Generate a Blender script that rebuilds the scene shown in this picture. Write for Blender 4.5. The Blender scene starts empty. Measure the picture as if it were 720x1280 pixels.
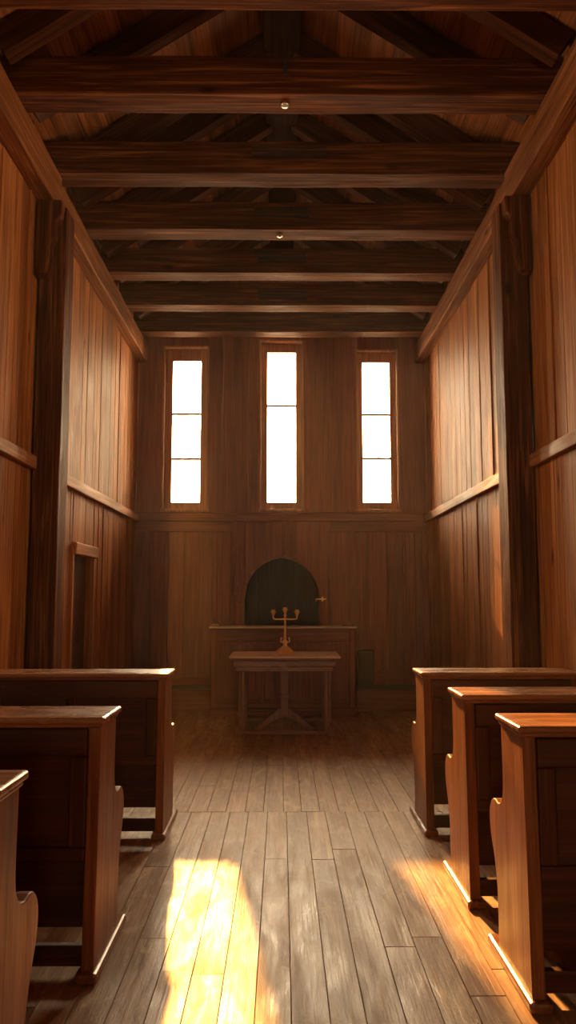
import bpy, bmesh, math, random
from mathutils import Vector, Matrix, noise as mnoise
random.seed(7)
S = bpy.context.scene
COL = S.collection

# ------------------------------------------------------------------ materials
def wood(name, dark, mid, light, axis='z', rough=(.35, .6), bump=.25, tone=.5, across=9.0, along=.55,
         spec=.5, knots=True, coat=0.0, wear=None):
    m = bpy.data.materials.new(name); m.use_nodes = True
    n, l = m.node_tree.nodes, m.node_tree.links
    bs = n['Principled BSDF']
    tc = n.new('ShaderNodeTexCoord')
    at = n.new('ShaderNodeAttribute'); at.attribute_name = 'rnd'
    oi = n.new('ShaderNodeObjectInfo')
    ad = n.new('ShaderNodeMath'); ad.operation = 'ADD'
    l.new(at.outputs['Fac'], ad.inputs[0]); l.new(oi.outputs['Random'], ad.inputs[1])
    sc = n.new('ShaderNodeVectorMath'); sc.operation = 'SCALE'; sc.inputs[0].default_value = (13.1, 7.7, 29.3)
    l.new(ad.outputs[0], sc.inputs['Scale'])
    va = n.new('ShaderNodeVectorMath'); va.operation = 'ADD'
    l.new(tc.outputs['Object'], va.inputs[0]); l.new(sc.outputs[0], va.inputs[1])
    def mapped(a, c):
        mp = n.new('ShaderNodeMapping')
        mp.inputs['Scale'].default_value = tuple(a if k == axis else c for k in 'xyz')
        l.new(va.outputs[0], mp.inputs['Vector'])
        return mp.outputs['Vector']
    def noise(vec, scale, det=4, dist=0.0, rgh=.55):
        t = n.new('ShaderNodeTexNoise'); t.inputs['Scale'].default_value = scale
        t.inputs['Detail'].default_value = det; t.inputs['Distortion'].default_value = dist
        t.inputs['Roughness'].default_value = rgh
        l.new(vec, t.inputs['Vector']); return t.outputs['Fac']
    def ramp(fac, stops):
        r = n.new('ShaderNodeValToRGB')
        e = r.color_ramp.elements
        e[0].position, e[0].color = stops[0][0], (*stops[0][1], 1)
        e[1].position, e[1].color = stops[-1][0], (*stops[-1][1], 1)
        for p, c in stops[1:-1]:
            k = e.new(p); k.color = (*c, 1)
        l.new(fac, r.inputs['Fac']); return r.outputs['Color']
    def mathn(op, a, b):
        t = n.new('ShaderNodeMath'); t.operation = op
        for i, v in enumerate((a, b)):
            if isinstance(v, (int, float)): t.inputs[i].default_value = v
            else: l.new(v, t.inputs[i])
        return t.outputs[0]
    def mix(fac, a, b, mode='MIX'):
        t = n.new('ShaderNodeMix'); t.data_type = 'RGBA'; t.blend_type = mode
        for k, v in ((0, fac), (6, a), (7, b)):
            if isinstance(v, (int, float)): t.inputs[k].default_value = v
            elif isinstance(v, tuple): t.inputs[k].default_value = (*v, 1)
            else: l.new(v, t.inputs[k])
        return t.outputs[2]
    def rng(v, a, b, c, d):
        t = n.new('ShaderNodeMapRange'); l.new(v, t.inputs[0])
        for i, q in enumerate((a, b, c, d)): t.inputs[i + 1].default_value = q
        return t.outputs[0]
    grain = noise(mapped(along, across), 1.6, 5, 1.2)
    fine = noise(mapped(along * 2.2, across * 8), 1.0, 3, .3)
    blot = noise(mapped(.8, 1.6), 1.0, 3, .4)
    col = ramp(grain, [(.28, dark), (.5, mid), (.74, light)])
    col = mix(rng(fine, .3, .7, .55, 0), col, dark, 'MULTIPLY') if False else mix(rng(fine, .36, .6, .62, 0), col, dark)
    if knots:
        vo = n.new('ShaderNodeTexVoronoi'); vo.inputs['Scale'].default_value = 1.0
        l.new(mapped(1.1, 3.2), vo.inputs['Vector'])
        kn = rng(vo.outputs['Distance'], .03, .10, .85, 0)
        col = mix(kn, col, tuple(c * .35 for c in dark))
    hs = n.new('ShaderNodeHueSaturation')
    l.new(col, hs.inputs['Color'])
    v = mathn('ADD', mathn('MULTIPLY', mathn('SUBTRACT', at.outputs['Fac'], .5), tone), rng(blot, .3, .7, .82, 1.18))
    l.new(v, hs.inputs['Value'])
    col = hs.outputs['Color']
    ro = rng(noise(mapped(1.2, 5), 2.0, 4, .8), .3, .7, rough[0], rough[1])
    if wear:
        wn = noise(mapped(2.0, 6.0), 1.7, 6, 1.0, .7)
        wf = rng(wn, .52, .62, 0, wear[1])
        col = mix(wf, col, wear[0])
        ro = mathn('ADD', ro, mathn('MULTIPLY', wf, .12))
    l.new(col, bs.inputs['Base Color']); l.new(ro, bs.inputs['Roughness'])
    bs.inputs['Specular IOR Level'].default_value = spec
    bs.inputs['Coat Weight'].default_value = coat
    bs.inputs['Coat Roughness'].default_value = .3
    bm_ = n.new('ShaderNodeBump'); bm_.inputs['Strength'].default_value = bump; bm_.inputs['Distance'].default_value = .006
    h = mathn('ADD', mathn('MULTIPLY', fine, .6), grain)
    if wear: h = mathn('ADD', h, mathn('MULTIPLY', wn, .8))
    l.new(h, bm_.inputs['Height'])
    l.new(bm_.outputs['Normal'], bs.inputs['Normal'])
    return m

def plain(name, col, rough=.6, metal=0.0, bump=.1, spec=.5, var=.15):
    m = bpy.data.materials.new(name); m.use_nodes = True
    n, l = m.node_tree.nodes, m.node_tree.links
    bs = n['Principled BSDF']
    tc = n.new('ShaderNodeTexCoord'); t = n.new('ShaderNodeTexNoise')
    t.inputs['Scale'].default_value = 14; t.inputs['Detail'].default_value = 4
    l.new(tc.outputs['Object'], t.inputs['Vector'])
    r = n.new('ShaderNodeValToRGB')
    r.color_ramp.elements[0].position, r.color_ramp.elements[1].position = .3, .7
    r.color_ramp.elements[0].color = (*[c * (1 - var) for c in col], 1)
    r.color_ramp.elements[1].color = (*[min(1, c * (1 + var)) for c in col], 1)
    l.new(t.outputs['Fac'], r.inputs['Fac']); l.new(r.outputs['Color'], bs.inputs['Base Color'])
    bs.inputs['Roughness'].default_value = rough; bs.inputs['Metallic'].default_value = metal
    bs.inputs['Specular IOR Level'].default_value = spec
    b = n.new('ShaderNodeBump'); b.inputs['Strength'].default_value = bump; b.inputs['Distance'].default_value = .003
    l.new(t.outputs['Fac'], b.inputs['Height']); l.new(b.outputs['Normal'], bs.inputs['Normal'])
    return m

def glass():
    m = bpy.data.materials.new('window glass'); m.use_nodes = True
    n, l = m.node_tree.nodes, m.node_tree.links
    n.remove(n['Principled BSDF'])
    tr = n.new('ShaderNodeBsdfTransparent'); tr.inputs['Color'].default_value = (.95, .96, .94, 1)
    gl = n.new('ShaderNodeBsdfGlossy'); gl.inputs['Roughness'].default_value = .05
    lw = n.new('ShaderNodeFresnel'); lw.inputs['IOR'].default_value = 1.45
    mx = n.new('ShaderNodeMixShader')
    l.new(lw.outputs[0], mx.inputs[0]); l.new(tr.outputs[0], mx.inputs[1]); l.new(gl.outputs[0], mx.inputs[2])
    l.new(mx.outputs[0], n['Material Output'].inputs['Surface'])
    return m

W_SIDE = ((.15, .046, .013), (.36, .132, .038), (.52, .225, .075))
W_BACK = ((.13, .030, .012), (.25, .064, .022), (.33, .094, .034))
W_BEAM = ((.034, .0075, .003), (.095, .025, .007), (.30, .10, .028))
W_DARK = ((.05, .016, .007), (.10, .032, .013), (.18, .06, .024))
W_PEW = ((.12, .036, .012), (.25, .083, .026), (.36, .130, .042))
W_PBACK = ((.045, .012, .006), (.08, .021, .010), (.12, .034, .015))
M = dict(
    side=wood('side wall planks', *W_SIDE, 'z', (.5, .7), .6, .55, spec=.05, across=13),
    back=wood('end wall panelling', *W_BACK, 'z', (.4, .6), .12, .3, knots=False),
    back_x=wood('end wall rails', *W_BACK, 'x', (.4, .6), .12, .3, knots=False),
    frame_z=wood('window frame wood', (.22, .085, .03), (.46, .19, .065), (.58, .27, .10), 'z', (.4, .6), .1, .2, knots=False),
    rail=wood('side wall rail', (.20, .075, .027), (.38, .155, .055), (.55, .26, .10), 'y', (.5, .7), .4, .3, spec=.1),
    beam_x=wood('tie beam oak', *W_BEAM, 'x', (.55, .75), .7, .3, across=15, spec=.03),
    beam_y=wood('plate oak', *W_BEAM, 'y', (.55, .75), .7, .3, across=15, spec=.03),
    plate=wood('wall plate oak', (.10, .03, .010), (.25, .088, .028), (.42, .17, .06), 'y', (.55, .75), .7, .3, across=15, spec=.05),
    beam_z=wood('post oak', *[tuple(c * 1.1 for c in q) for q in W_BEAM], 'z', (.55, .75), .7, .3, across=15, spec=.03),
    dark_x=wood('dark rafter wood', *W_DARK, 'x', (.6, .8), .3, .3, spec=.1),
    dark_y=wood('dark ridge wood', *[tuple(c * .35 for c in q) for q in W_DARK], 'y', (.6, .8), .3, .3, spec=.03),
    deck=wood('roof boards', (.2, .065, .02), (.46, .17, .055), (.6, .25, .09), 'y', (.5, .75), .3, .6),
    floor=wood('floor boards', (.20, .103, .058), (.34, .198, .118), (.46, .295, .185), 'y', (.33, .58), .5, .28, spec=.18, across=8, along=.7,
               wear=((.52, .38, .26), .6)),
    pew_x=wood('pew oak rails', *W_PEW, 'x', (.22, .4), .1, .2, across=11, knots=False),
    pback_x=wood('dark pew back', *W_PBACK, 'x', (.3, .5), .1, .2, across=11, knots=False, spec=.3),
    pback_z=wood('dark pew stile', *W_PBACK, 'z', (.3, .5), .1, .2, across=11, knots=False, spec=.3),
    pew_z=wood('pew oak ends', *W_PEW, 'z', (.3, .48), .1, .2, across=13, knots=False, spec=.25),
    pew_y=wood('pew oak runners', *W_PEW, 'y', (.22, .4), .1, .2, across=11, knots=False),
    pew_cap=wood('pew oak cap', (.20, .075, .03), (.36, .15, .06), (.46, .21, .09), 'x', (.2, .35), .08, .2, across=11, knots=False),
    table_x=wood('table oak rails', (.13, .044, .02), (.24, .088, .038), (.33, .13, .058), 'x', (.2, .38), .08, .2, knots=False),
    table_z=wood('table oak legs', (.13, .044, .02), (.24, .088, .038), (.33, .13, .058), 'z', (.3, .45), .08, .2, knots=False),
    table_top=wood('pale table top with painted sheen', (.62, .44, .36), (.74, .56, .47), (.82, .65, .56), 'x', (.25, .4), .06, .2, knots=False),  # window gloss put into the pale colour of top and ledge
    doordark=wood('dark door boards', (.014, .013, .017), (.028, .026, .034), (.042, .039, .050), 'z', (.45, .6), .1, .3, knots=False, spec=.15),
    brass=plain('aged brass', (.95, .62, .22), .32, .55, .08, var=.12),
    iron=plain('dark iron', (.02, .018, .016), .5, .6),
    steel=plain('pale metal boss', (.6, .55, .5), .35, .9),
    black=plain('dark slot', (.006, .005, .005), .8),
    green=plain('dark green paint and shade', (.010, .015, .011), .5),  # cupboard paint, also used for the painted-in shadow gap
    wax=plain('pale wax', (.55, .42, .32), .5),
    clay=plain('brown clay', (.30, .16, .08), .6),
    glass=glass(),
)

# ------------------------------------------------------------------ mesh helpers
class MB:
    def __init__(s):
        s.bm = bmesh.new(); s.lay = s.bm.faces.layers.float.new('rnd')
    def _fin(s, faces, r=None):
        r = random.random() if r is None else r
        for f in faces: f[s.lay] = r
    def box(s, x0, x1, y0, y1, z0, z1, r=None, M4=None):
        vs = [s.bm.verts.new((x, y, z)) for x in (x0, x1) for y in (y0, y1) for z in (z0, z1)]
        if M4 is not None:
            for v in vs: v.co = M4 @ v.co
        q = [(0, 1, 3, 2), (4, 6, 7, 5), (0, 4, 5, 1), (2, 3, 7, 6), (0, 2, 6, 4), (1, 5, 7, 3)]
        s._fin([s.bm.faces.new([vs[i] for i in f]) for f in q], r)
        return s
    def prism(s, pts, axis, a, b, r=None):
        """extrude a 2-D outline: axis x -> pts are (y,z); y -> (x,z); z -> (x,y)"""
        def P(p, t):
            return {'x': (t, p[0], p[1]), 'y': (p[0], t, p[1]), 'z': (p[0], p[1], t)}[axis]
        A = [s.bm.verts.new(P(p, a)) for p in pts]; B = [s.bm.verts.new(P(p, b)) for p in pts]
        n = len(pts)
        fs = [s.bm.faces.new(A), s.bm.faces.new(B[::-1])]
        for i in range(n):
            fs.append(s.bm.faces.new([A[i], B[i], B[(i + 1) % n], A[(i + 1) % n]]))
        s._fin(fs, r); bmesh.ops.recalc_face_normals(s.bm, faces=fs)
        return s
    def hewn(s, x0, x1, y0, y1, z0, z1, axis, amp=.006, step=.16, seed=0, r=None):
        """a hand hewn timber: ring sections along the axis with wandering edges"""
        lo, hi = {'x': (x0, x1), 'y': (y0, y1), 'z': (z0, z1)}[axis]
        n = max(2, int((hi - lo) / step)); rings = []
        ar = dict(x=((y0, y1), (z0, z1)), y=((x0, x1), (z0, z1)), z=((x0, x1), (y0, y1)))[axis]
        (a0, a1), (b0, b1) = ar
        base = [(a0, b0), ((a0 + a1) / 2, b0), (a1, b0), (a1, (b0 + b1) / 2), (a1, b1), ((a0 + a1) / 2, b1), (a0, b1), (a0, (b0 + b1) / 2)]
        for i in range(n + 1):
            t = lo + (hi - lo) * i / n; ring = []
            for k, (a, b) in enumerate(base):
                q = Vector((t * 1.7 + seed * 9.1, k * 3.3, seed * 4.7))
                a2 = a + amp * mnoise.noise(q); b2 = b + amp * mnoise.noise(q + Vector((0, 50, 0)))
                ring.append(s.bm.verts.new({'x': (t, a2, b2), 'y': (a2, t, b2), 'z': (a2, b2, t)}[axis]))
            rings.append(ring)
        fs = []
        for i in range(n):
            for k in range(8):
                fs.append(s.bm.faces.new([rings[i][k], rings[i][(k + 1) % 8], rings[i + 1][(k + 1) % 8], rings[i + 1][k]]))
        fs.append(s.bm.faces.new(rings[0])); fs.append(s.bm.faces.new(rings[-1][::-1]))
        s._fin(fs, r); bmesh.ops.recalc_face_normals(s.bm, faces=fs)
        return s
    def lathe(s, prof, seg=20, off=(0, 0, 0)):
        rings = []
        for rad, z in prof:
            rings.append([s.bm.verts.new((off[0] + rad * math.cos(2 * math.pi * k / seg), off[1] + rad * math.sin(2 * math.pi * k / seg), off[2] + z)) for k in range(seg)])
        fs = []
        for a, b in zip(rings, rings[1:]):
            for k in range(seg):
                fs.append(s.bm.faces.new([a[k], a[(k + 1) % seg], b[(k + 1) % seg], b[k]]))
        fs.append(s.bm.faces.new(rings[0])); fs.append(s.bm.faces.new(rings[-1]))
        for f in fs: f.smooth = True
        s._fin(fs); bmesh.ops.recalc_face_normals(s.bm, faces=fs)
        return s
    def tube(s, pts, rad, seg=10):
        pts = [Vector(p) for p in pts]; rings = []
        for i, p in enumerate(pts):
            d = (pts[min(i + 1, len(pts) - 1)] - pts[max(i - 1, 0)]).normalized()
            u = d.cross(Vector((0, 1, 0)) if abs(d.y) < .9 else Vector((1, 0, 0))).normalized(); w = d.cross(u)
            rr = rad[i] if isinstance(rad, (list, tuple)) else rad
            rings.append([s.bm.verts.new(p + rr * (u * math.cos(2 * math.pi * k / seg) + w * math.sin(2 * math.pi * k / seg))) for k in range(seg)])
        fs = []
        for a, b in zip(rings, rings[1:]):
            for k in range(seg):
                fs.append(s.bm.faces.new([a[k], a[(k + 1) % seg], b[(k + 1) % seg], b[k]]))
        fs.append(s.bm.faces.new(rings[0])); fs.append(s.bm.faces.new(rings[-1]))
        for f in fs: f.smooth = True
        s._fin(fs); bmesh.ops.recalc_face_normals(s.bm, faces=fs)
        return s
    def build(s, name, mat, parent=None, loc=(0, 0, 0), bevel=0.0, seg=2):
        me = bpy.data.meshes.new(name); s.bm.to_mesh(me); s.bm.free()
        me.materials.append(mat)
        o = bpy.data.objects.new(name, me); COL.objects.link(o)
        o.location = loc
        if parent is not None: o.parent = parent
        if bevel:
            b = o.modifiers.new('soft edges', 'BEVEL'); b.width = bevel; b.segments = seg
            b.limit_method = 'ANGLE'; b.angle_limit = math.radians(40)
        return o

def tag(o, label=None, cat=None, group=None, kind=None):
    if label: o['label'] = label
    if cat: o['category'] = cat
    if group: o['group'] = group
    if kind: o['kind'] = kind
    return o

def empty(name, loc=(0, 0, 0)):
    o = bpy.data.objects.new(name, None); COL.objects.link(o); o.location = loc
    o.empty_display_size = .1
    return o

def copy_tree(o, parent=None):
    c = o.copy(); COL.objects.link(c); c.parent = parent
    for ch in list(o.children): copy_tree(ch, c)
    return c

# ------------------------------------------------------------------ room dimensions (metres; camera stands at x=0, y=0)
XL, XR, YB, YF = -1.97, 1.97, 10.60, -4.50
EAVE, PITCH = 5.22, .67
RIDGE = EAVE + PITCH * 2.0

# ---- floor
b = MB()
def boards(x0, x1, y0, y1, w, lo, hi):
    x = x0
    while x < x1 - .01:
        ww = min(w * random.uniform(.94, 1.06), x1 - x)
        if x1 - x - ww < .04: ww = x1 - x
        y = y0 - random.uniform(0, hi) * .8
        while y < y1:
            ln = random.uniform(lo, hi); a, c = max(y, y0), min(y + ln, y1)
            if c - a > .02:
                dz = random.uniform(-.0012, .0012)
                b.box(x + .0009, x + ww - .0009, a + .001, c - .001, -.03, dz)
            y += ln
        x += ww
boards(XL, XR, YF, 5.70, .134, 2.2, 4.8)
boards(XL, XR, 5.70, YB, .134, 2.0, 4.0)
floor = b.build('floor', M['floor'], bevel=.0015, seg=1); tag(floor, kind='structure')
b = MB(); b.box(XL - .3, XR + .3, YF - .3, YB + .4, -.12, -.031)
tag(b.build('floor_underlay', M['black']), kind='structure').name = 'floor_base'

# ---- side walls
SIDE_FILL = (4.50, 4.92, 2.90, 4.30)       # unseen window added in each side wall to brighten the near walls
def side_wall(name, sgn, door=None):
    X = XR if sgn > 0 else XL
    b = MB()
    def seg(y0, y1, z0, z1, t0, t1, r=None):
        xs = sorted((X + sgn * t0, X + sgn * t1)); b.box(xs[0], xs[1], y0, y1, z0, z1, r)
    # solid backing
    if door:
        d0, d1, dz = door
        seg(SIDE_FILL[1], d0, 0, EAVE + .1, .02, .22); seg(d1, YB, 0, EAVE + .1, .02, .22); seg(d0, d1, dz, EAVE + .1, .02, .22)
    else:
        seg(SIDE_FILL[1], YB, 0, EAVE + .1, .02, .22)
    seg(YF, SIDE_FILL[0], 0, EAVE + .1, .02, .22)
    seg(SIDE_FILL[0], SIDE_FILL[1], 0, SIDE_FILL[2], .02, .22); seg(SIDE_FILL[0], SIDE_FILL[1], SIDE_FILL[3], EAVE + .1, .02, .22)
    for z0, z1, off in ((0.0, 2.54, 0), (2.54, EAVE + .05, .07)):
        y = YF
        while y < YB - .01:
            w = random.choice((.15, .18, .2, .22, .25, .27)) * random.uniform(.95, 1.05)
            y1 = min(y + w, YB)
            if door and y < d0 < y1: y1 = d0
            if door and y < d1 < y1: y1 = d1
            if YB - y1 < .05: y1 = YB
            for q in SIDE_FILL[:2]:
                if y + .001 < q < y1: y1 = q
            zz = dz if (door and y >= d0 - 1e-4 and y1 <= d1 + 1e-4 and z0 < dz) else z0
            dpt = random.uniform(-.004, .004)
            if y >= SIDE_FILL[0] - .001 and y1 <= SIDE_FILL[1] + .001 and z0 > 1:
                seg(y + .0025, y1 - .0025, zz, SIDE_FILL[2], dpt, .0205); seg(y + .0025, y1 - .0025, SIDE_FILL[3], z1 - .002, dpt, .0205)
                y = y1; continue
            seg(y + .0015, y1 - .0015, zz, z1 - .002, dpt, .0205)
            if random.random() < .25 and not (SIDE_FILL[0] - .05 < y1 < SIDE_FILL[1] + .05):                    # a thin cover strip over some of the joints
                if not (door and d0 - .05 < y1 < d1 + .05 and z0 < dz): seg(y1 - .012, y1 + .012, zz, z1 - .002, -.011, .01)
            y = y1
    return tag(b.build(name, M['side'], bevel=.003, seg=1), kind='structure')
DOOR = (7.42, 8.26, 1.90)
side_wall('wall_left', -1, DOOR); side_wall('wall_right', 1)

# ---- end wall (towards the windows) with openings
WIN = [(-1.315, .295, 2.66, 4.91, (-.197, .193), 2.775, 4.755, (3.375, 4.005)),
       (0.0, .286, 2.66, 5.00, (-.197, .193), 2.775, 4.880, (4.125,)),
       (1.31, .272, 2.66, 4.87, (-.190, .190), 2.775, 4.740, (3.385, 4.00))]
ARCH_X, ARCH_W, SPRING, ARCH_TOP = .005, .500, 1.46, 2.02
def arch_z(x):
    q, e = min(ARCH_W, abs(x - ARCH_X)), .06        # two-centred, barely pointed
    return SPRING + math.sqrt(max(0.0, (ARCH_W + e) ** 2 - (q + e) ** 2))
b = MB()
Y0, Y1 = YB + .02, YB + .32
xs = [XL - .22] + [v for c, h, *_ in WIN for v in (c - h, c + h)] + [XR + .22]
for i in range(0, len(xs), 2): b.box(xs[i], xs[i + 1], Y0, Y1, 2.54, 7.0, .5)
for c, h, z0, z1, *_ in WIN:
    b.box(c - h, c + h, Y0, Y1, 2.54, z0, .5); b.box(c - h, c + h, Y0, Y1, z1, 7.0, .5)
def archwall(x0, x1, y0, y1, ztop, r=None):
    """wall strip between x0 and x1 above the arched opening"""
    n = max(2, int((x1 - x0) / .035))
    pts = [(x0 + (x1 - x0) * i / n, arch_z(x0 + (x1 - x0) * i / n)) for i in range(n + 1)]
    b.prism([(x0, ztop)] + pts + [(x1, ztop)], 'y', y0, y1, r)
AL, AR = ARCH_X - ARCH_W, ARCH_X + ARCH_W
b.box(XL - .22, AL, Y0, Y1, 0, 2.54, .5); b.box(AR, XR + .22, Y0, Y1, 0, 2.54, .5)
archwall(AL, AR, Y0, Y1, 2.54, .5)
# wide upper boards, cut round the windows
cuts = [XL, -1.72, -1.61, -1.02, -.80, -.45, -.286, .286, .40, .66, 1.038, 1.582, 1.80, XR]
for x0, x1 in zip(cuts, cuts[1:]):
    hole = [w for w in WIN if x0 >= w[0] - w[1] - .001 and x1 <= w[0] + w[1] + .001]
    dp = random.uniform(-.004, .004)
    if hole:
        w = hole[0]; b.box(x0 + .001, x1 - .001, YB + dp, YB + .021, w[3], 5.3); b.box(x0 + .001, x1 - .001, YB + dp, YB + .021, 2.6, w[2])
    else: b.box(x0 + .001, x1 - .001, YB + dp, YB + .021, 2.6, 5.3)
# lower boards
x = XL; nxt = [-1.74, -1.52, -1.31, -1.10, -.93, -.79, -.64, AL, -.36, -.18, .0, .2, .38, AR, .62, .80, 1.0, 1.18, 1.42, 1.63, 1.79, XR]
for x1 in nxt:
    dp = random.uniform(-.004, .005)
    if x >= AL - .001 and x1 <= AR + .001: archwall(x + .0015, x1 - .0015, YB + dp, YB + .021, 2.5)
    else: b.box(x + .0015, x1 - .0015, YB + dp, YB + .021, .27, 2.5)
    x = x1
tag(b.build('wall_back', M['back'], bevel=.0025, seg=1), kind='structure')
# wainscot framing: rails, stiles and the belt rail under the windows
b = MB()
b.box(XL, XR, YB - .035, YB + .01, 2.50, 2.60); b.box(XL, XR, YB - .05, YB, 2.60, 2.625)
b.box(XL, -.66, YB - .018, YB + .005, 2.36, 2.499); b.box(.66, XR, YB - .018, YB + .005, 2.36, 2.499)
b.box(XL, -.97, YB - .018, YB + .005, .32, .42); b.box(1.2, XR, YB - .018, YB + .005, .40, .52)
tag(b.build('trim_1', M['back_x'], bevel=.006), kind='structure')
b = MB()
for xa, xb in ((XL, -1.76), (-.93, -.86), (-.69, -.62), (.62, .66), (1.17, 1.23), (1.66, 1.72), (1.88, XR)):
    b.box(xa, xb, YB - .02, YB + .005, .27, 2.36)
for sx in (-1, 1): b.box(*sorted((ARCH_X + sx * (ARCH_W + .01), ARCH_X + sx * (ARCH_W + .055))), YB - .022, YB + .005, .27, 1.455)
tag(b.build('trim_2', M['back'], bevel=.006), kind='structure')
# small stepped brackets at the springing of the arch
b = MB()
b.box(-.66, -.515, YB - .035, YB + .0, 1.465, 1.49); b.prism([(-.66, 1.50), (-.57, 1.50), (-.57, 1.62), (-.60, 1.655), (-.66, 1.66)], 'y', YB - .02, YB + .004)
b.box(-.575, -.515, YB - .04, YB, 1.40, 1.464)
b.box(.52, .60, YB - .03, YB, 1.44, 1.465)
tag(b.build('trim_3', M['back_x'], bevel=.004), kind='structure')
# arch moulding
b = MB()
N = 28
out = [(ARCH_X + (ARCH_W + .03) * math.cos(math.pi * i / N), i) for i in range(N + 1)]
ring_o = []; ring_i = []
for i in range(N + 1):
    x = ARCH_X + ARCH_W * math.cos(math.pi * i / N) * .9999
    ring_i.append((x, arch_z(x))); xx = ARCH_X + (x - ARCH_X) * 1.06
    ring_o.append((xx, SPRING + (arch_z(x) - SPRING) * 1.05 + .004))
for i in range(N): b.prism([ring_i[i], ring_i[i + 1], ring_o[i + 1], ring_o[i]], 'y', YB - .016, YB + .01, .5)
tag(b.build('trim_4', M['back']), kind='structure')
# plinth along the end wall
b = MB()
b.box(XL, XR, YB - .06, YB + .02, 0, .25); b.box(XL, XR, YB - .075, YB + .02, .25, .275)
tag(b.build('baseboard_back', M['back_x'], bevel=.005), kind='structure')

b = MB(); b.box(XL, XR, YB - .03, YB + .015, .276, .335)  # dark strip painted in as the shadow gap above the plinth
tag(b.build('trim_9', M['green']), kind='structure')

# ---- front wall behind the camera, with two unseen windows added to light the altar
REAR_FILL = [(-1.25, -.75, 1.1, 2.15), (.75, 1.25, 1.1, 2.15)]
b = MB()
xs = [XL - .22, -1.25, -.75, .75, 1.25, XR + .22]
for k, (xa, xb) in enumerate(zip(xs, xs[1:])):
    hole = [q for q in REAR_FILL if abs(q[0] - xa) < .01]
    zz = [(0, hole[0][2]), (hole[0][3], 7.0)] if hole else [(0, 7.0)]
    for za, zb in zz:
        b.box(xa, xb, YF - .25, YF - .02, za, zb, .5)
        n = max(1, round((xb - xa) / .23))
        for q in range(n):
            b.box(xa + (xb - xa) * q / n + .001, xa + (xb - xa) * (q + 1) / n - .001, YF - .02, YF + random.uniform(-.004, .004), za, zb)
tag(b.build('wall_front', M['side']), kind='structure')
for i, (xa, xb, za, zb) in enumerate(REAR_FILL):  # out-of-view rear windows, added as fill light for the altar
    w = empty('window_%d' % (6 + i), (xa, YF, za)); tag(w, kind='structure')
    wx_, wz = xb - xa, zb - za
    b = MB()
    for q in ((0, .05, 0, wz), (wx_ - .05, wx_, 0, wz), (.05, wx_ - .05, 0, .05), (.05, wx_ - .05, wz - .05, wz)): b.box(q[0], q[1], -.15, -.09, q[2], q[3])
    b.build('frame', M['frame_z'], w, bevel=.005)
    b = MB(); b.box(.05, wx_ - .05, -.135, -.105, wz / 2 - .014, wz / 2 + .014); b.build('muntin', M['frame_z'], w)
    b = MB(); b.box(.04, wx_ - .04, -.122, -.118, .04, wz - .04); b.build('pane', M['glass'], w)

# ---- roof boarding
b = MB()
sl = math.sqrt(1 + PITCH ** 2)
for sgn in (-1, 1):
    d = -.35; L = 2.02 * sl
    while d < L:
        w = random.choice((.16, .19, .22)); y = YF - .2
        off = random.uniform(-.003, .003)
        while y < YB + .4:
            ln = random.uniform(1.2, 2.6); y2 = min(y + ln, YB + .4)
            q = []
            for dd in (d + .002, min(d + w, L + .05) - .002):
                x = sgn * (2.02 - dd / sl); z = EAVE - .02 + PITCH * dd / sl + off; q.append((x, z))
            nx, nz = sgn * PITCH / sl * .03, .03 / sl
            b.prism([q[0], q[1], (q[1][0] + nx, q[1][1] + nz), (q[0][0] + nx, q[0][1] + nz)], 'y', y + .001, y2 - .001)
            y = y2
        d += w
    # roof skin outside the boards
    q0 = (sgn * 2.5, EAVE - .02 - .33 * PITCH + .045); q1 = (0, EAVE + PITCH * 2.02 + .045)
    b.prism([q0, q1, (0, q1[1] + .1), (sgn * 2.5, q0[1] + .1)], 'y', YF - .3, YB + .5)
tag(b.build('ceiling', M['deck']), kind='structure')

# ---- wall rails (horizontal battens on the side walls)
k = 5
for sgn, X, yp in ((-1, XL, 6.12), (1, XR, 6.02)):
    for y0, y1 in ((YF, yp), (yp + .26, YB - .02)):
        b = MB(); xs = sorted((X, X - sgn * .05))
        b.hewn(xs[0], xs[1], y0, y1, 2.49, 2.59, 'y', .004, .3, seed=k)
        tag(b.build('trim_%d' % k, M['rail'], bevel=.006), kind='structure'); k += 1

# ---- windows
for i, (c, h, z0, z1, gx, gz0, gz1, mun) in enumerate(WIN):
    w = empty('window_%d' % (i + 1), (c, YB, z0)); tag(w, kind='structure')
    def loc_box(b, x0, x1, y0, y1, za, zb): b.box(x0, x1, y0, y1, za - z0, zb - z0)
    b = MB(); t = .022
    loc_box(b, -h - t, -h + .004, -.022, .03, z0 - t, z1 + t); loc_box(b, h - .004, h + t, -.022, .03, z0 - t, z1 + t)
    loc_box(b, -h + .004, h - .004, -.022, .03, z1 - .004, z1 + t)
    b.build('casing', M['frame_z'], w, bevel=.004)
    b = MB(); loc_box(b, -h - t - .01, h + t + .01, -.055, .10, z0 - t - .012, z0 + .006)
    b.build('sill', M['frame_z'], w, bevel=.006)
    b = MB(); fy0, fy1 = .10, .16
    loc_box(b, -h, gx[0], fy0, fy1, z0, z1); loc_box(b, gx[1], h, fy0, fy1, z0, z1)
    loc_box(b, gx[0], gx[1], fy0, fy1, z0, gz0); loc_box(b, gx[0], gx[1], fy0, fy1, gz1, z1)
    b.build('frame', M['frame_z'], w, bevel=.006)
    for mz in mun:
        b = MB(); loc_box(b, gx[0], gx[1], .115, .145, mz - .016, mz + .016)
        b.build('muntin', M['frame_z'], w)
    b = MB(); loc_box(b, gx[0] - .01, gx[1] + .01, .128, .132, gz0 - .01, gz1 + .01)
    b.build('pane', M['glass'], w)

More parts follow.
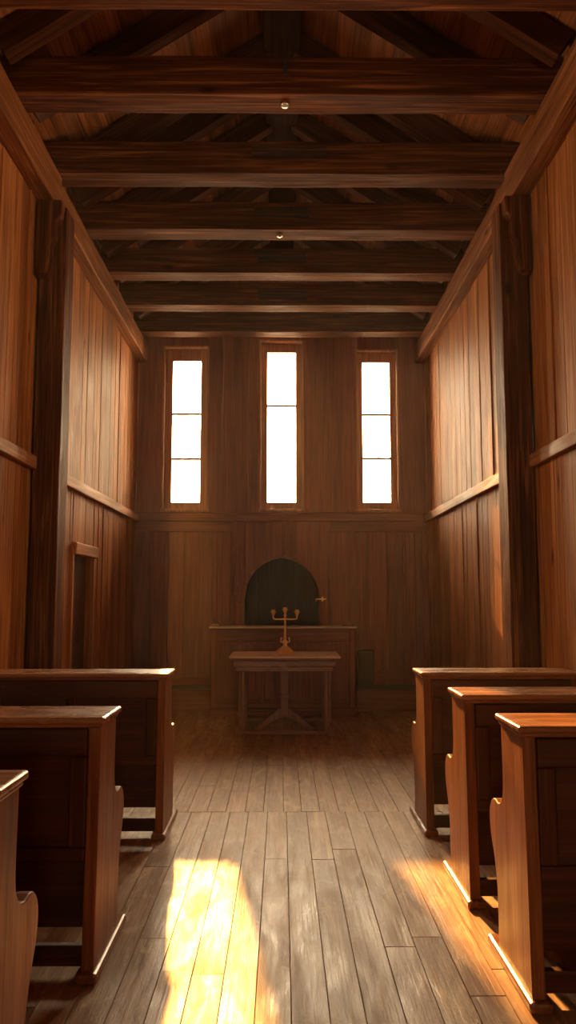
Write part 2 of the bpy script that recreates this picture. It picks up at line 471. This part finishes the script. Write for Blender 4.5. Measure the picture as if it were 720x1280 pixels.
for i, sgn in ((4, -1), (5, 1)):  # out-of-view side windows, added as fill light for the near walls
    w = empty('window_%d' % i, (XR if sgn > 0 else XL, SIDE_FILL[0], SIDE_FILL[2])); tag(w, kind='structure')
    wy, wz = SIDE_FILL[1] - SIDE_FILL[0], SIDE_FILL[3] - SIDE_FILL[2]
    def sb(b, t0, t1, *q): a, c = sorted((sgn * t0, sgn * t1)); b.box(a, c, *q)
    b = MB()
    for q in ((0, .06, 0, wz), (wy - .06, wy, 0, wz), (.06, wy - .06, 0, .06), (.06, wy - .06, wz - .06, wz)): sb(b, .08, .14, *q)
    b.build('frame', M['frame_z'], w, bevel=.005)
    for q in (.48, .92):
        b = MB(); sb(b, .095, .125, .06, wy - .06, q - .014, q + .014); b.build('muntin', M['frame_z'], w)
    b = MB(); sb(b, .108, .112, .05, wy - .05, .05, wz - .05); b.build('pane', M['glass'], w)
# ---- doors
d = empty('door_1', (XL, DOOR[0], 0)); tag(d, kind='structure')
b = MB(); wd = DOOR[1] - DOOR[0]; n = 4
for i in range(n): b.box(-.11, -.07 + random.uniform(-.003, .003), wd * i / n + .002, wd * (i + 1) / n - .002, 0, DOOR[2])
b.build('panel', M['pback_z'], d)
b = MB(); b.box(-.02, .022, -.03, .012, 0, DOOR[2] + .04); b.box(-.02, .016, wd - .012, wd + .03, 0, DOOR[2] + .04)
b.build('jamb', M['frame_z'], d, bevel=.005)
b = MB(); b.hewn(-.03, .05, -.02, wd + .02, DOOR[2] - .01, DOOR[2] + .105, 'y', .008, .2, 3)
b.build('lintel', M['rail'], d, bevel=.01)
d = empty('door_2', (ARCH_X, YB + .14, 0)); tag(d, kind='structure')
b = MB(); edges = [-.52, -.345, -.175, 0, .175, .345, .52]
for x0, x1 in zip(edges, edges[1:]): b.box(x0 + .005, x1 - .005, random.uniform(-.004, .004), .04, 0, 2.1)
b.box(-.52, .52, .03, .1, 0, 2.1)
b.build('panel', M['doordark'], d)
b = MB(); b.box(AR - .03, AR + .085, YB - .05, YB - .035, 1.452, 1.468); b.box(AR + .03, AR + .05, YB - .05, YB, 1.43, 1.49)
b.tube([(AR - .03, YB - .045, 1.46), (AR - .045, YB - .06, 1.46), (AR - .045, YB - .06, 1.43)], .007)
tag(b.build('door_latch', M['brass']), 'small brass latch at the right springing of the dark arched doorway', 'latch')

# ---- wall plates
for sgn, nm in ((-1, 'left'), (1, 'right')):
    b = MB(); X = XL if sgn < 0 else XR; yp = 6.12 if sgn < 0 else 6.02
    xs = sorted((X + sgn * .02, X - sgn * .15)); b.hewn(xs[0], xs[1], YF, yp + .10, 4.66, 4.945, 'y', .010, .25, 11 + sgn)
    tag(b.build('wall_plate', M['plate'], bevel=.012), 'heavy hewn wall plate above the %s wall, nearer stretch ending at the post' % nm, 'timber', 'wall plates under the tie beams')
    b = MB(); xs = sorted((X + sgn * .02, X - sgn * .125)); b.hewn(xs[0], xs[1], yp + .105, YB - .02, 4.69, 4.945, 'y', .008, .25, 21 + sgn)
    tag(b.build('wall_plate', M['plate'], bevel=.012), 'hewn wall plate along the top of the %s wall from post to end wall' % nm, 'timber', 'wall plates under the tie beams')

# ---- posts with corbels
for sgn, X, yp, nm in ((-1, XL, 6.12, 'left'), (1, XR, 6.02, 'right')):
    p = empty('timber_post', (X, yp, 0))
    b = MB(); xs = sorted((-sgn * .016, -sgn * .225)); b.hewn(xs[0], xs[1], 0, .25, 0, 4.645, 'z', .006, .3, 31 + sgn)
    b.build('shaft', M['beam_z'], p, bevel=.01)
    b = MB(); q = [(.016, 4.645), (.215, 4.645), (.205, 4.52), (.16, 4.47), (.165, 4.36), (.125, 4.26), (.13, 4.18), (.10, 4.05), (.016, 4.02)]
    b.prism([(-sgn * a, z) for a, z in q], 'y', -.12, -.004)
    b.build('corbel', M['beam_z'], p, bevel=.012)
    tag(p, 'dark square timber post standing against the %s wall' % nm + (', door beyond it' if sgn < 0 else ' behind the right pews'), 'post', 'wall posts', 'thing')

# ---- tie beams
BEAMS = [(4.10, None, False, 'hewn tie beam at the very top of the photo, nearest of the row'),
         (5.11, 'slot', True, 'dark tie beam with a short upright slot and a round boss beneath'),
         (6.14, 'wide', False, 'dark tie beam carrying the widest slotted vent, above the wall posts'),
         (7.14, 'vent', True, 'tie beam with slotted vent and a round boss, third from the end wall side posts'),
         (8.14, 'vent', False, 'tie beam with slotted vent, second of the vented beams from the end wall'),
         (9.10, 'low', False, 'vented tie beam nearest the end wall windows'),
         (10.05, None, False, 'plain tie beam right above the three windows')]
BEAMS[3] = (7.14, 'vent', True, 'dark tie beam with both a slotted vent and a round boss')
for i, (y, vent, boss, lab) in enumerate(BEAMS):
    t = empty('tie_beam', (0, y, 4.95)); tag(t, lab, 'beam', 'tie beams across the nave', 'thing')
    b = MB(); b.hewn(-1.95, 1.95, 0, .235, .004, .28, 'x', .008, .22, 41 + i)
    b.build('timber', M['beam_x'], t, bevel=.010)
    if vent in ('wide', 'vent', 'low'):
        cx, hw, za, zb = {'wide': (.06, .30, .13, .235), 'vent': (0.0, .26, .11, .22), 'low': (.01, .29, .06, .19)}[vent]
        b = MB(); b.box(cx - hw, cx + hw, -.012, .004, za, zb); g = b.build('vent_grille', M['black'], t)
        b = MB(); nz = 4
        for q in range(nz):
            z = za + (zb - za) * q / (nz - 1); b.box(cx - hw - .004, cx + hw + .004, -.02, -.008, z - .007, z + .007)
        b.build('slat', M['beam_x'], g)
    if vent == 'slot':
        b = MB(); b.box(.01, .036, -.010, .004, .145, .265); b.build('slot_plate', M['black'], t)
    if boss:
        b = MB(); b.lathe([(.003, -.02), (.012, -.02), (.014, -.012), (.026, -.012), (.03, -.004), (.03, .004)], 18, (.02 if i == 1 else -.02, .12, 0))
        b.build('boss', M['steel'], t)

# ---- ridge beam and rafters
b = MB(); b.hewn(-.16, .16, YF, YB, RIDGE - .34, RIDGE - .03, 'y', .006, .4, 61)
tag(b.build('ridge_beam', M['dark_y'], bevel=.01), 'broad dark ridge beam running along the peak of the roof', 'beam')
ang = math.atan(PITCH)
gaps = {5.58: 'first', 6.48: 'first', 6.94: 'second', 7.56: 'second', 7.98: 'third', 8.65: 'third'}
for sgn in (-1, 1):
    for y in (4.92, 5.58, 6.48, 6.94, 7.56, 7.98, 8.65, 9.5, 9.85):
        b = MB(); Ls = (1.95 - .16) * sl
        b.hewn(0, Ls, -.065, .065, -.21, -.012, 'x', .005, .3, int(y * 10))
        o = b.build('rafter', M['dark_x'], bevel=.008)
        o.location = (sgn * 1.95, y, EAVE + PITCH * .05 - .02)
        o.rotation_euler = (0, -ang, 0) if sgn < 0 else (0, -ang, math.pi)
        side = 'left' if sgn < 0 else 'right'
        near = [q for q in gaps if gaps.get(q) == gaps.get(y)]
        if y in gaps:
            lab = '%s rafter seen through the %s gap between tie beams, %s of two' % (side, gaps[y], 'nearer' if y == min(near) else 'farther')
        else: lab = '%s rafter hidden by the tie beams under the roof boards' % side
        tag(o, lab, 'rafter', 'rafters under the roof boards')

# ------------------------------------------------------------------ pews
def make_pew(length, flip):
    """origin: floor, rear edge, aisle face of the end panel; runs to -x (flip=-1, left side) or +x"""
    p = empty('pew')
    s = flip
    def bx(b, x0, x1, *r): a, c = sorted((s * x0, s * x1)); b.box(a, c, *r)
    def curve(pts, n=5):
        out = []
        P = [pts[0]] + pts + [pts[-1]]
        for i in range(1, len(P) - 2):
            p0, p1, p2, p3 = P[i - 1:i + 3]
            for k in range(n):
                t = k / n
                out.append(tuple(.5 * (2 * p1[j] + (p2[j] - p0[j]) * t + (2 * p0[j] - 5 * p1[j] + 4 * p2[j] - p3[j]) * t * t + (3 * p1[j] - p0[j] - 3 * p2[j] + p3[j]) * t ** 3) for j in (0, 1)))
        return out + [pts[-1]]
    prof = [(0, .03), (.03, .972)] + [(.33, .972)] + curve([(.33, .93), (.325, .80), (.33, .70), (.365, .645), (.42, .628)]) + \
        curve([(.455, .635), (.50, .625), (.54, .585), (.55, .53), (.53, .46), (.485, .38), (.455, .28), (.45, .15), (.455, .03)])
    for nm, xa in (('end_panel', 0), ('end_panel', length - .05)):
        b = MB(); b.prism(prof, 'x', *sorted((s * xa, s * (xa + .05))))
        o = b.build(nm, M['pew_z'], p, bevel=.006)
        b = MB(); bx(b, xa - .018, xa + .068, -.03, .575, 0, .04); b.build('foot_runner', M['pew_y'], o, bevel=.012)
    # framed back
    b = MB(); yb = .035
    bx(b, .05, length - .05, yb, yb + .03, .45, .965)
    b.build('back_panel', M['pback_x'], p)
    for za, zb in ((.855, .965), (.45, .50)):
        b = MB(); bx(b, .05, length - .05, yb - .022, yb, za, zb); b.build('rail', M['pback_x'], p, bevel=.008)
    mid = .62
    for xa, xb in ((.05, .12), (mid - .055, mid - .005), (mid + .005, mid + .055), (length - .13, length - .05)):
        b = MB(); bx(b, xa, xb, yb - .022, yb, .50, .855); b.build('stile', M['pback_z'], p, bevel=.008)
    b = MB(); bx(b, -.022, length + .01, -.005 + .03 - .03, .345, .985, 1.012)
    b.build('cap_rail', M['pew_cap'], p, bevel=.011, seg=3)
    b = MB(); bx(b, -.008, length, .012, .338, .968, .986); b.build('cap_moulding', M['pew_x'], p, bevel=.006)
    b = MB(); bx(b, .05, length - .05, .12, .475, .415, .445); b.build('seat', M['pew_x'], p, bevel=.008)
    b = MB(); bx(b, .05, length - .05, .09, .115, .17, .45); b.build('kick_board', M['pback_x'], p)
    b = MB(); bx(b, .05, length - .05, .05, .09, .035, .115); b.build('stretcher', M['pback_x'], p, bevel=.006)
    return p
L_FACE, R_FACE = -.735, .915
PEWS = [('L', 5.07, 'carved oak pew left of the aisle, farthest forward with sunlit cap corner'),
        ('L', 3.26, 'carved oak pew left of the aisle, middle of the three'),
        ('L', 1.96, 'carved oak pew left of the aisle, nearest, only its scrolled end panel showing'),
        ('R', 5.13, 'carved oak pew right of the aisle, farthest of three towards the altar'),
        ('R', 3.98, 'carved oak pew right of the aisle, between the other two right pews'),
        ('R', 3.03, 'carved oak pew right of the aisle, nearest with bright end panel')]
proto = {}
for side, y, lab in PEWS:
    if side not in proto: o = proto[side] = make_pew(1.17 if side == 'L' else 1.0, -1 if side == 'L' else 1)
    else: o = copy_tree(proto[side])
    o.location = (L_FACE if side == 'L' else R_FACE, y, 0)
    tag(o, lab, 'pew', 'pews along the aisle')

# ------------------------------------------------------------------ panelled screen behind the table
a = empty('altar_screen', (.02, 10.12, 0)); tag(a, 'low panelled wooden altar screen with a pale top ledge behind the table', 'altar')
hw, hz, dp = .915, 1.09, .38
b = MB(); b.box(-hw + .02, hw - .02, .022, dp, .03, hz); b.build('body', M['back'], a)
for xa, xb, y_, za, zb in ((-hw, -hw + .075, 0, .10, hz - .02), (hw - .075, hw, 0, .10, hz - .02), (-.32, -.27, .006, .16, .93), (.28, .33, .006, .16, .93)):
    b = MB(); b.box(xa, xb, y_, .03, za, zb); b.build('stile', M['back'], a, bevel=.006)
for za, zb in ((.93, hz - .02), (.10, .16)):
    b = MB(); b.box(-hw + .075, hw - .075, 0, .03, za, zb); b.build('rail', M['back_x'], a, bevel=.006)
for xa, xb in ((-hw + .10, -.34), (-.25, .26), (.35, hw - .10)):
    b = MB()
    for q in ((xa, xb, .89, .91), (xa, xb, .18, .20), (xa, xa + .02, .20, .89), (xb - .02, xb, .20, .89)): b.box(q[0], q[1], .012, .024, q[2], q[3])
    b.build('panel_moulding', M['back'], a, bevel=.004)
b = MB(); b.box(-hw - .015, hw + .015, -.02, dp, 0, .06); b.box(-hw - .005, hw + .005, -.01, dp, .06, .10)
b.build('plinth', M['back_x'], a, bevel=.006)
b = MB(); b.box(-hw - .025, hw + .025, -.03, dp + .02, hz, hz + .028); b.build('top_ledge', M['table_top'], a, bevel=.007)
b = MB(); b.box(-hw - .008, hw + .008, -.014, dp, hz - .025, hz); b.build('ledge_moulding', M['back_x'], a, bevel=.006)
b = MB(); b.lathe([(.045, 0), (.05, .008), (.046, .022), (.03, .032), (.012, .036)], 16)
tag(b.build('pale_ornament', M['wax'], None, (-.85, 10.22, hz + .028)), 'small pale rounded lump on the left end of the altar screen ledge', 'ornament')
b = MB(); b.lathe([(.06, 0), (.066, .01), (.058, .03), (.04, .045), (.015, .055), (.012, .062)], 16)
tag(b.build('brown_ornament', M['clay'], None, (.85, 10.22, hz + .028)), 'small brown domed lump on the right end of the altar screen ledge', 'ornament')
# dark green box by the screen, black strip on the other side
b = MB(); b.box(0, .205, 0, .09, 0, .44); b.box(-.005, .21, -.006, .09, .44, .455); b.box(.012, .193, -.012, 0, .015, .425); b.lathe([(.006, 0), (.008, .004), (.004, .012)], 10, (.18, -.016, .23))
g = b.build('wall_cupboard', M['green'], None, (1.005, YB - .115, .34), bevel=.006)
tag(g, 'small dark green cupboard low on the end wall, right of the altar screen', 'cupboard')

# ------------------------------------------------------------------ table
t = empty('altar_table', (.035, 8.70, 0)); tag(t, 'oak altar table with arched pedestal foot, brass candelabrum on top', 'table')
b = MB(); b.box(-.605, .605, -.06, .68, .825, .855); b.build('tabletop', M['table_top'], t, bevel=.008, seg=3)
b = MB(); b.box(-.585, .585, -.04, .66, .800, .825); b.build('top_moulding', M['table_x'], t, bevel=.008)
b = MB()
b.box(-.56, .56, -.015, .01, .735, .800); b.box(-.56, .56, .61, .635, .735, .800)
b.box(-.56, -.535, .01, .61, .735, .800); b.box(.535, .56, .01, .61, .735, .800)
b.build('apron', M['table_x'], t, bevel=.005)
b = MB(); b.box(-.53, .53, -.005, .012, .685, .735); b.build('lower_apron', M['table_x'], t, bevel=.004)
for sx in (-1, 1):
    for yy in (0.01, .57):
        b = MB(); b.prism([(sx * .43, .06), (sx * .475, .06), (sx * .47, .735), (sx * .435, .735)], 'y', yy, yy + .045)
        lg = b.build('leg', M['table_z'], t, bevel=.005)
    b = MB()   # outer trestle board with flared sled foot
    prof = [(-.02, 0), (-.02, .045), (.02, .075), (.05, .13), (.06, .25), (.06, .735), (.56, .735), (.56, .25), (.57, .13), (.60, .075), (.64, .045), (.64, 0), (.56, 0), (.52, .03), (.10, .03), (.06, 0)]
    x0, x1 = sorted((sx * .478, sx * .505)); b.prism(prof, 'x', x0, x1)
    lg = b.build('trestle_end', M['table_z'], t, bevel=.004)
    b = MB(); x0, x1 = sorted((sx * .46, sx * .555)); b.prism([(x0, 0), (x1, 0), (x1, .035) if sx > 0 else (x1, .10), (x1 - .03, .10) if sx > 0 else (x0 + .03, .10), (x0, .10) if sx > 0 else (x0, .035)], 'y', -.01, .06)
    b.build('foot', M['table_z'], lg, bevel=.006)
b = MB(); b.box(-.46, .46, .015, .045, .015, .05); b.build('stretcher', M['table_x'], t, bevel=.004)
b = MB(); b.box(-.47, .47, .575, .61, .06, .10); b.build('stretcher', M['table_x'], t, bevel=.004)
# pedestal: square column, collar and two arched feet
b = MB(); b.box(-.045, .045, .30, .39, .17, .735); b.box(-.06, .06, .285, .405, .36, .40); b.box(-.055, .055, .29, .40, .70, .735)
pd = b.build('pedestal', M['table_z'], t, bevel=.005)
for sx in (-1, 1):
    b = MB()
    q = [(0.0, .27), (.06, .25), (.14, .19), (.22, .12), (.31, .045), (.36, .035), (.36, 0), (.27, 0), (.20, .06), (.12, .115), (.05, .14), (0.0, .145)]
    b.prism([(sx * (x + .001), z) for x, z in q], 'y', .31, .38); b.build('arched_foot', M['table_z'], pd, bevel=.006)

# ------------------------------------------------------------------ candelabrum
c = empty('candelabrum', (.04, 8.98, .8565)); tag(c, 'three-branched brass candelabrum on the altar table, no candles', 'candelabrum')
b = MB(); b.lathe([(.092, 0), (.098, .006), (.095, .014), (.07, .022), (.055, .034), (.035, .05), (.026, .07), (.022, .085)], 28)
base = b.build('base', M['brass'], c)
for k in range(3):
    an = math.pi / 2 + k * 2 * math.pi / 3 + math.pi
    d = Vector((math.cos(an), math.sin(an), 0))
    b = MB(); b.tube([d * .03 + Vector((0, 0, .07)), d * .065 + Vector((0, 0, .045)), d * .095 + Vector((0, 0, .018)), d * .115 + Vector((0, 0, .008))], [.012, .014, .016, .012])
    b.build('scroll_foot', M['brass'], base)
b = MB(); b.lathe([(.02, .08), (.028, .09), (.018, .10), (.030, .118), (.034, .13), (.026, .142), (.016, .15), (.013, .17), (.020, .178), (.013, .186), (.011, .30), (.010, .41), (.016, .418), (.018, .428), (.012, .436), (.012, .45)], 20)
stem = b.build('stem', M['brass'], c)
for sx in (-1, 1):
    b = MB(); b.tube([(sx * .03, 0, .125), (sx * .048, 0, .13), (sx * .052, 0, .145), (sx * .044, 0, .165)], [.006, .007, .007, .005])
    b.lathe([(.004, 0), (.01, .004), (.011, .012), (.004, .018)], 10, (sx * .044, 0, .160)); b.build('scroll_leaf', M['brass'], stem)
    b = MB(); b.tube([(0, 0, .385), (sx * .05, 0, .382), (sx * .10, 0, .382), (sx * .125, 0, .386), (sx * .134, 0, .398), (sx * .134, 0, .425)], [.010, .008, .008, .008, .008, .007])
    b.build('arm', M['brass'], c)
for x, z in ((-.134, .42), (0, .445), (.134, .42)):
    b = MB(); b.lathe([(.006, -.005), (.012, .0), (.009, .008), (.018, .016), (.022, .03), (.022, .038), (.034, .044), (.034, .05), (.020, .052), (.018, .062), (.024, .066), (.024, .07), (.014, .07), (.012, .05)], 18, (x, 0, z))
    b.build('candle_cup', M['brass'], c)

# ------------------------------------------------------------------ haze in the nave
m = bpy.data.materials.new('thin haze'); m.use_nodes = True
n, l = m.node_tree.nodes, m.node_tree.links; n.remove(n['Principled BSDF'])
vs = n.new('ShaderNodeVolumeScatter'); vs.inputs['Color'].default_value = (1, .72, .52, 1)
vs.inputs['Density'].default_value = .0031; vs.inputs['Anisotropy'].default_value = .35
l.new(vs.outputs[0], n['Material Output'].inputs['Volume'])
b = MB(); b.box(-1.70, 1.70, 2.5, YB - .08, .01, 4.64)
hz_o = tag(b.build('haze', m), 'thin sunlit haze hanging in the nave below the windows', 'haze', kind='stuff')

# ------------------------------------------------------------------ daylight
w = bpy.data.worlds.new('sky'); S.world = w; w.use_nodes = True
wn, wl = w.node_tree.nodes, w.node_tree.links
bg = wn['Background']
SUN_DIR = Vector((-.1375, 1, .454)).normalized()
# hazy sky: even veil of cloud with a broad bright aureole round the low sun
wt = wn.new('ShaderNodeTexCoord'); dt = wn.new('ShaderNodeVectorMath'); dt.operation = 'DOT_PRODUCT'; dt.inputs[1].default_value = SUN_DIR
wl.new(wt.outputs['Generated'], dt.inputs[0])
def wm(op, a, c):
    t = wn.new('ShaderNodeMath'); t.operation = op
    for k, q in enumerate((a, c)):
        if isinstance(q, (int, float)): t.inputs[k].default_value = q
        else: wl.new(q, t.inputs[k])
    return t.outputs[0]
glow = wm('POWER', wm('MAXIMUM', dt.outputs['Value'], 0.0), 14.0)
st = wm('ADD', wm('MULTIPLY', glow, 82.0), 40.0)
wx = wn.new('ShaderNodeMix'); wx.data_type = 'RGBA'; wl.new(glow, wx.inputs[0])
wx.inputs[6].default_value = (1.0, .66, .36, 1); wx.inputs[7].default_value = (1.0, .78, .52, 1)
wl.new(wx.outputs[2], bg.inputs['Color']); wl.new(st, bg.inputs['Strength'])
sun = bpy.data.lights.new('low sun', 'SUN'); sun.energy = 22; sun.color = (1.0, .43, .09); sun.angle = math.radians(1.0)
so = bpy.data.objects.new('low_sun', sun); COL.objects.link(so)
so.rotation_euler = Vector((.1375, -1, -.454)).to_track_quat('-Z', 'Y').to_euler(); so.location = (-2, 14, 8)
for i, (c_, h, z0, z1, *_) in enumerate(WIN):
    pl = bpy.data.lights.new('window portal', 'AREA'); pl.shape = 'RECTANGLE'; pl.size = 2 * h; pl.size_y = z1 - z0
    pl.cycles.is_portal = True
    po = bpy.data.objects.new('window_portal', pl); COL.objects.link(po)
    po.location = (c_, YB + .33, (z0 + z1) / 2); po.rotation_euler = (math.radians(-90), 0, 0)

for sgn in (-1, 1):  # portals of the added side windows
    pl = bpy.data.lights.new('window portal', 'AREA'); pl.shape = 'RECTANGLE'; pl.size = SIDE_FILL[3] - SIDE_FILL[2]; pl.size_y = SIDE_FILL[1] - SIDE_FILL[0]
    pl.cycles.is_portal = True
    po = bpy.data.objects.new('window_portal', pl); COL.objects.link(po)
    po.location = (sgn * (XR + .23), (SIDE_FILL[0] + SIDE_FILL[1]) / 2, (SIDE_FILL[2] + SIDE_FILL[3]) / 2); po.rotation_euler = (0, math.radians(90 * sgn), 0)
for xa, xb, za, zb in REAR_FILL:  # portals of the added rear windows
    pl = bpy.data.lights.new('window portal', 'AREA'); pl.shape = 'RECTANGLE'; pl.size = xb - xa; pl.size_y = zb - za
    pl.cycles.is_portal = True
    po = bpy.data.objects.new('window_portal', pl); COL.objects.link(po)
    po.location = ((xa + xb) / 2, YF - .26, (za + zb) / 2); po.rotation_euler = (math.radians(90), 0, 0)
# ------------------------------------------------------------------ camera
cam = bpy.data.cameras.new('camera'); co = bpy.data.objects.new('camera', cam); COL.objects.link(co)
co.location = (0, 0, 1.5)
F, pitch, yaw = 985.0, math.atan(105 / 985), math.atan(8 / 985)
co.rotation_euler = (math.pi / 2 + pitch, 0, -yaw)
cam.sensor_fit = 'VERTICAL'; cam.sensor_height = 36.0; cam.lens = F / 1280 * 36.0
cam.clip_start = .05
S.camera = co
vs_ = S.view_settings
vs_.view_transform = 'Standard'; vs_.look = 'None'; vs_.gamma = 1.0; vs_.use_curve_mapping = False; vs_.exposure = 0.0
S.cycles.max_bounces = 10; S.cycles.diffuse_bounces = 6; S.cycles.volume_bounces = 0
S.cycles.use_denoising = True
S.cycles.sample_clamp_indirect = 8.0
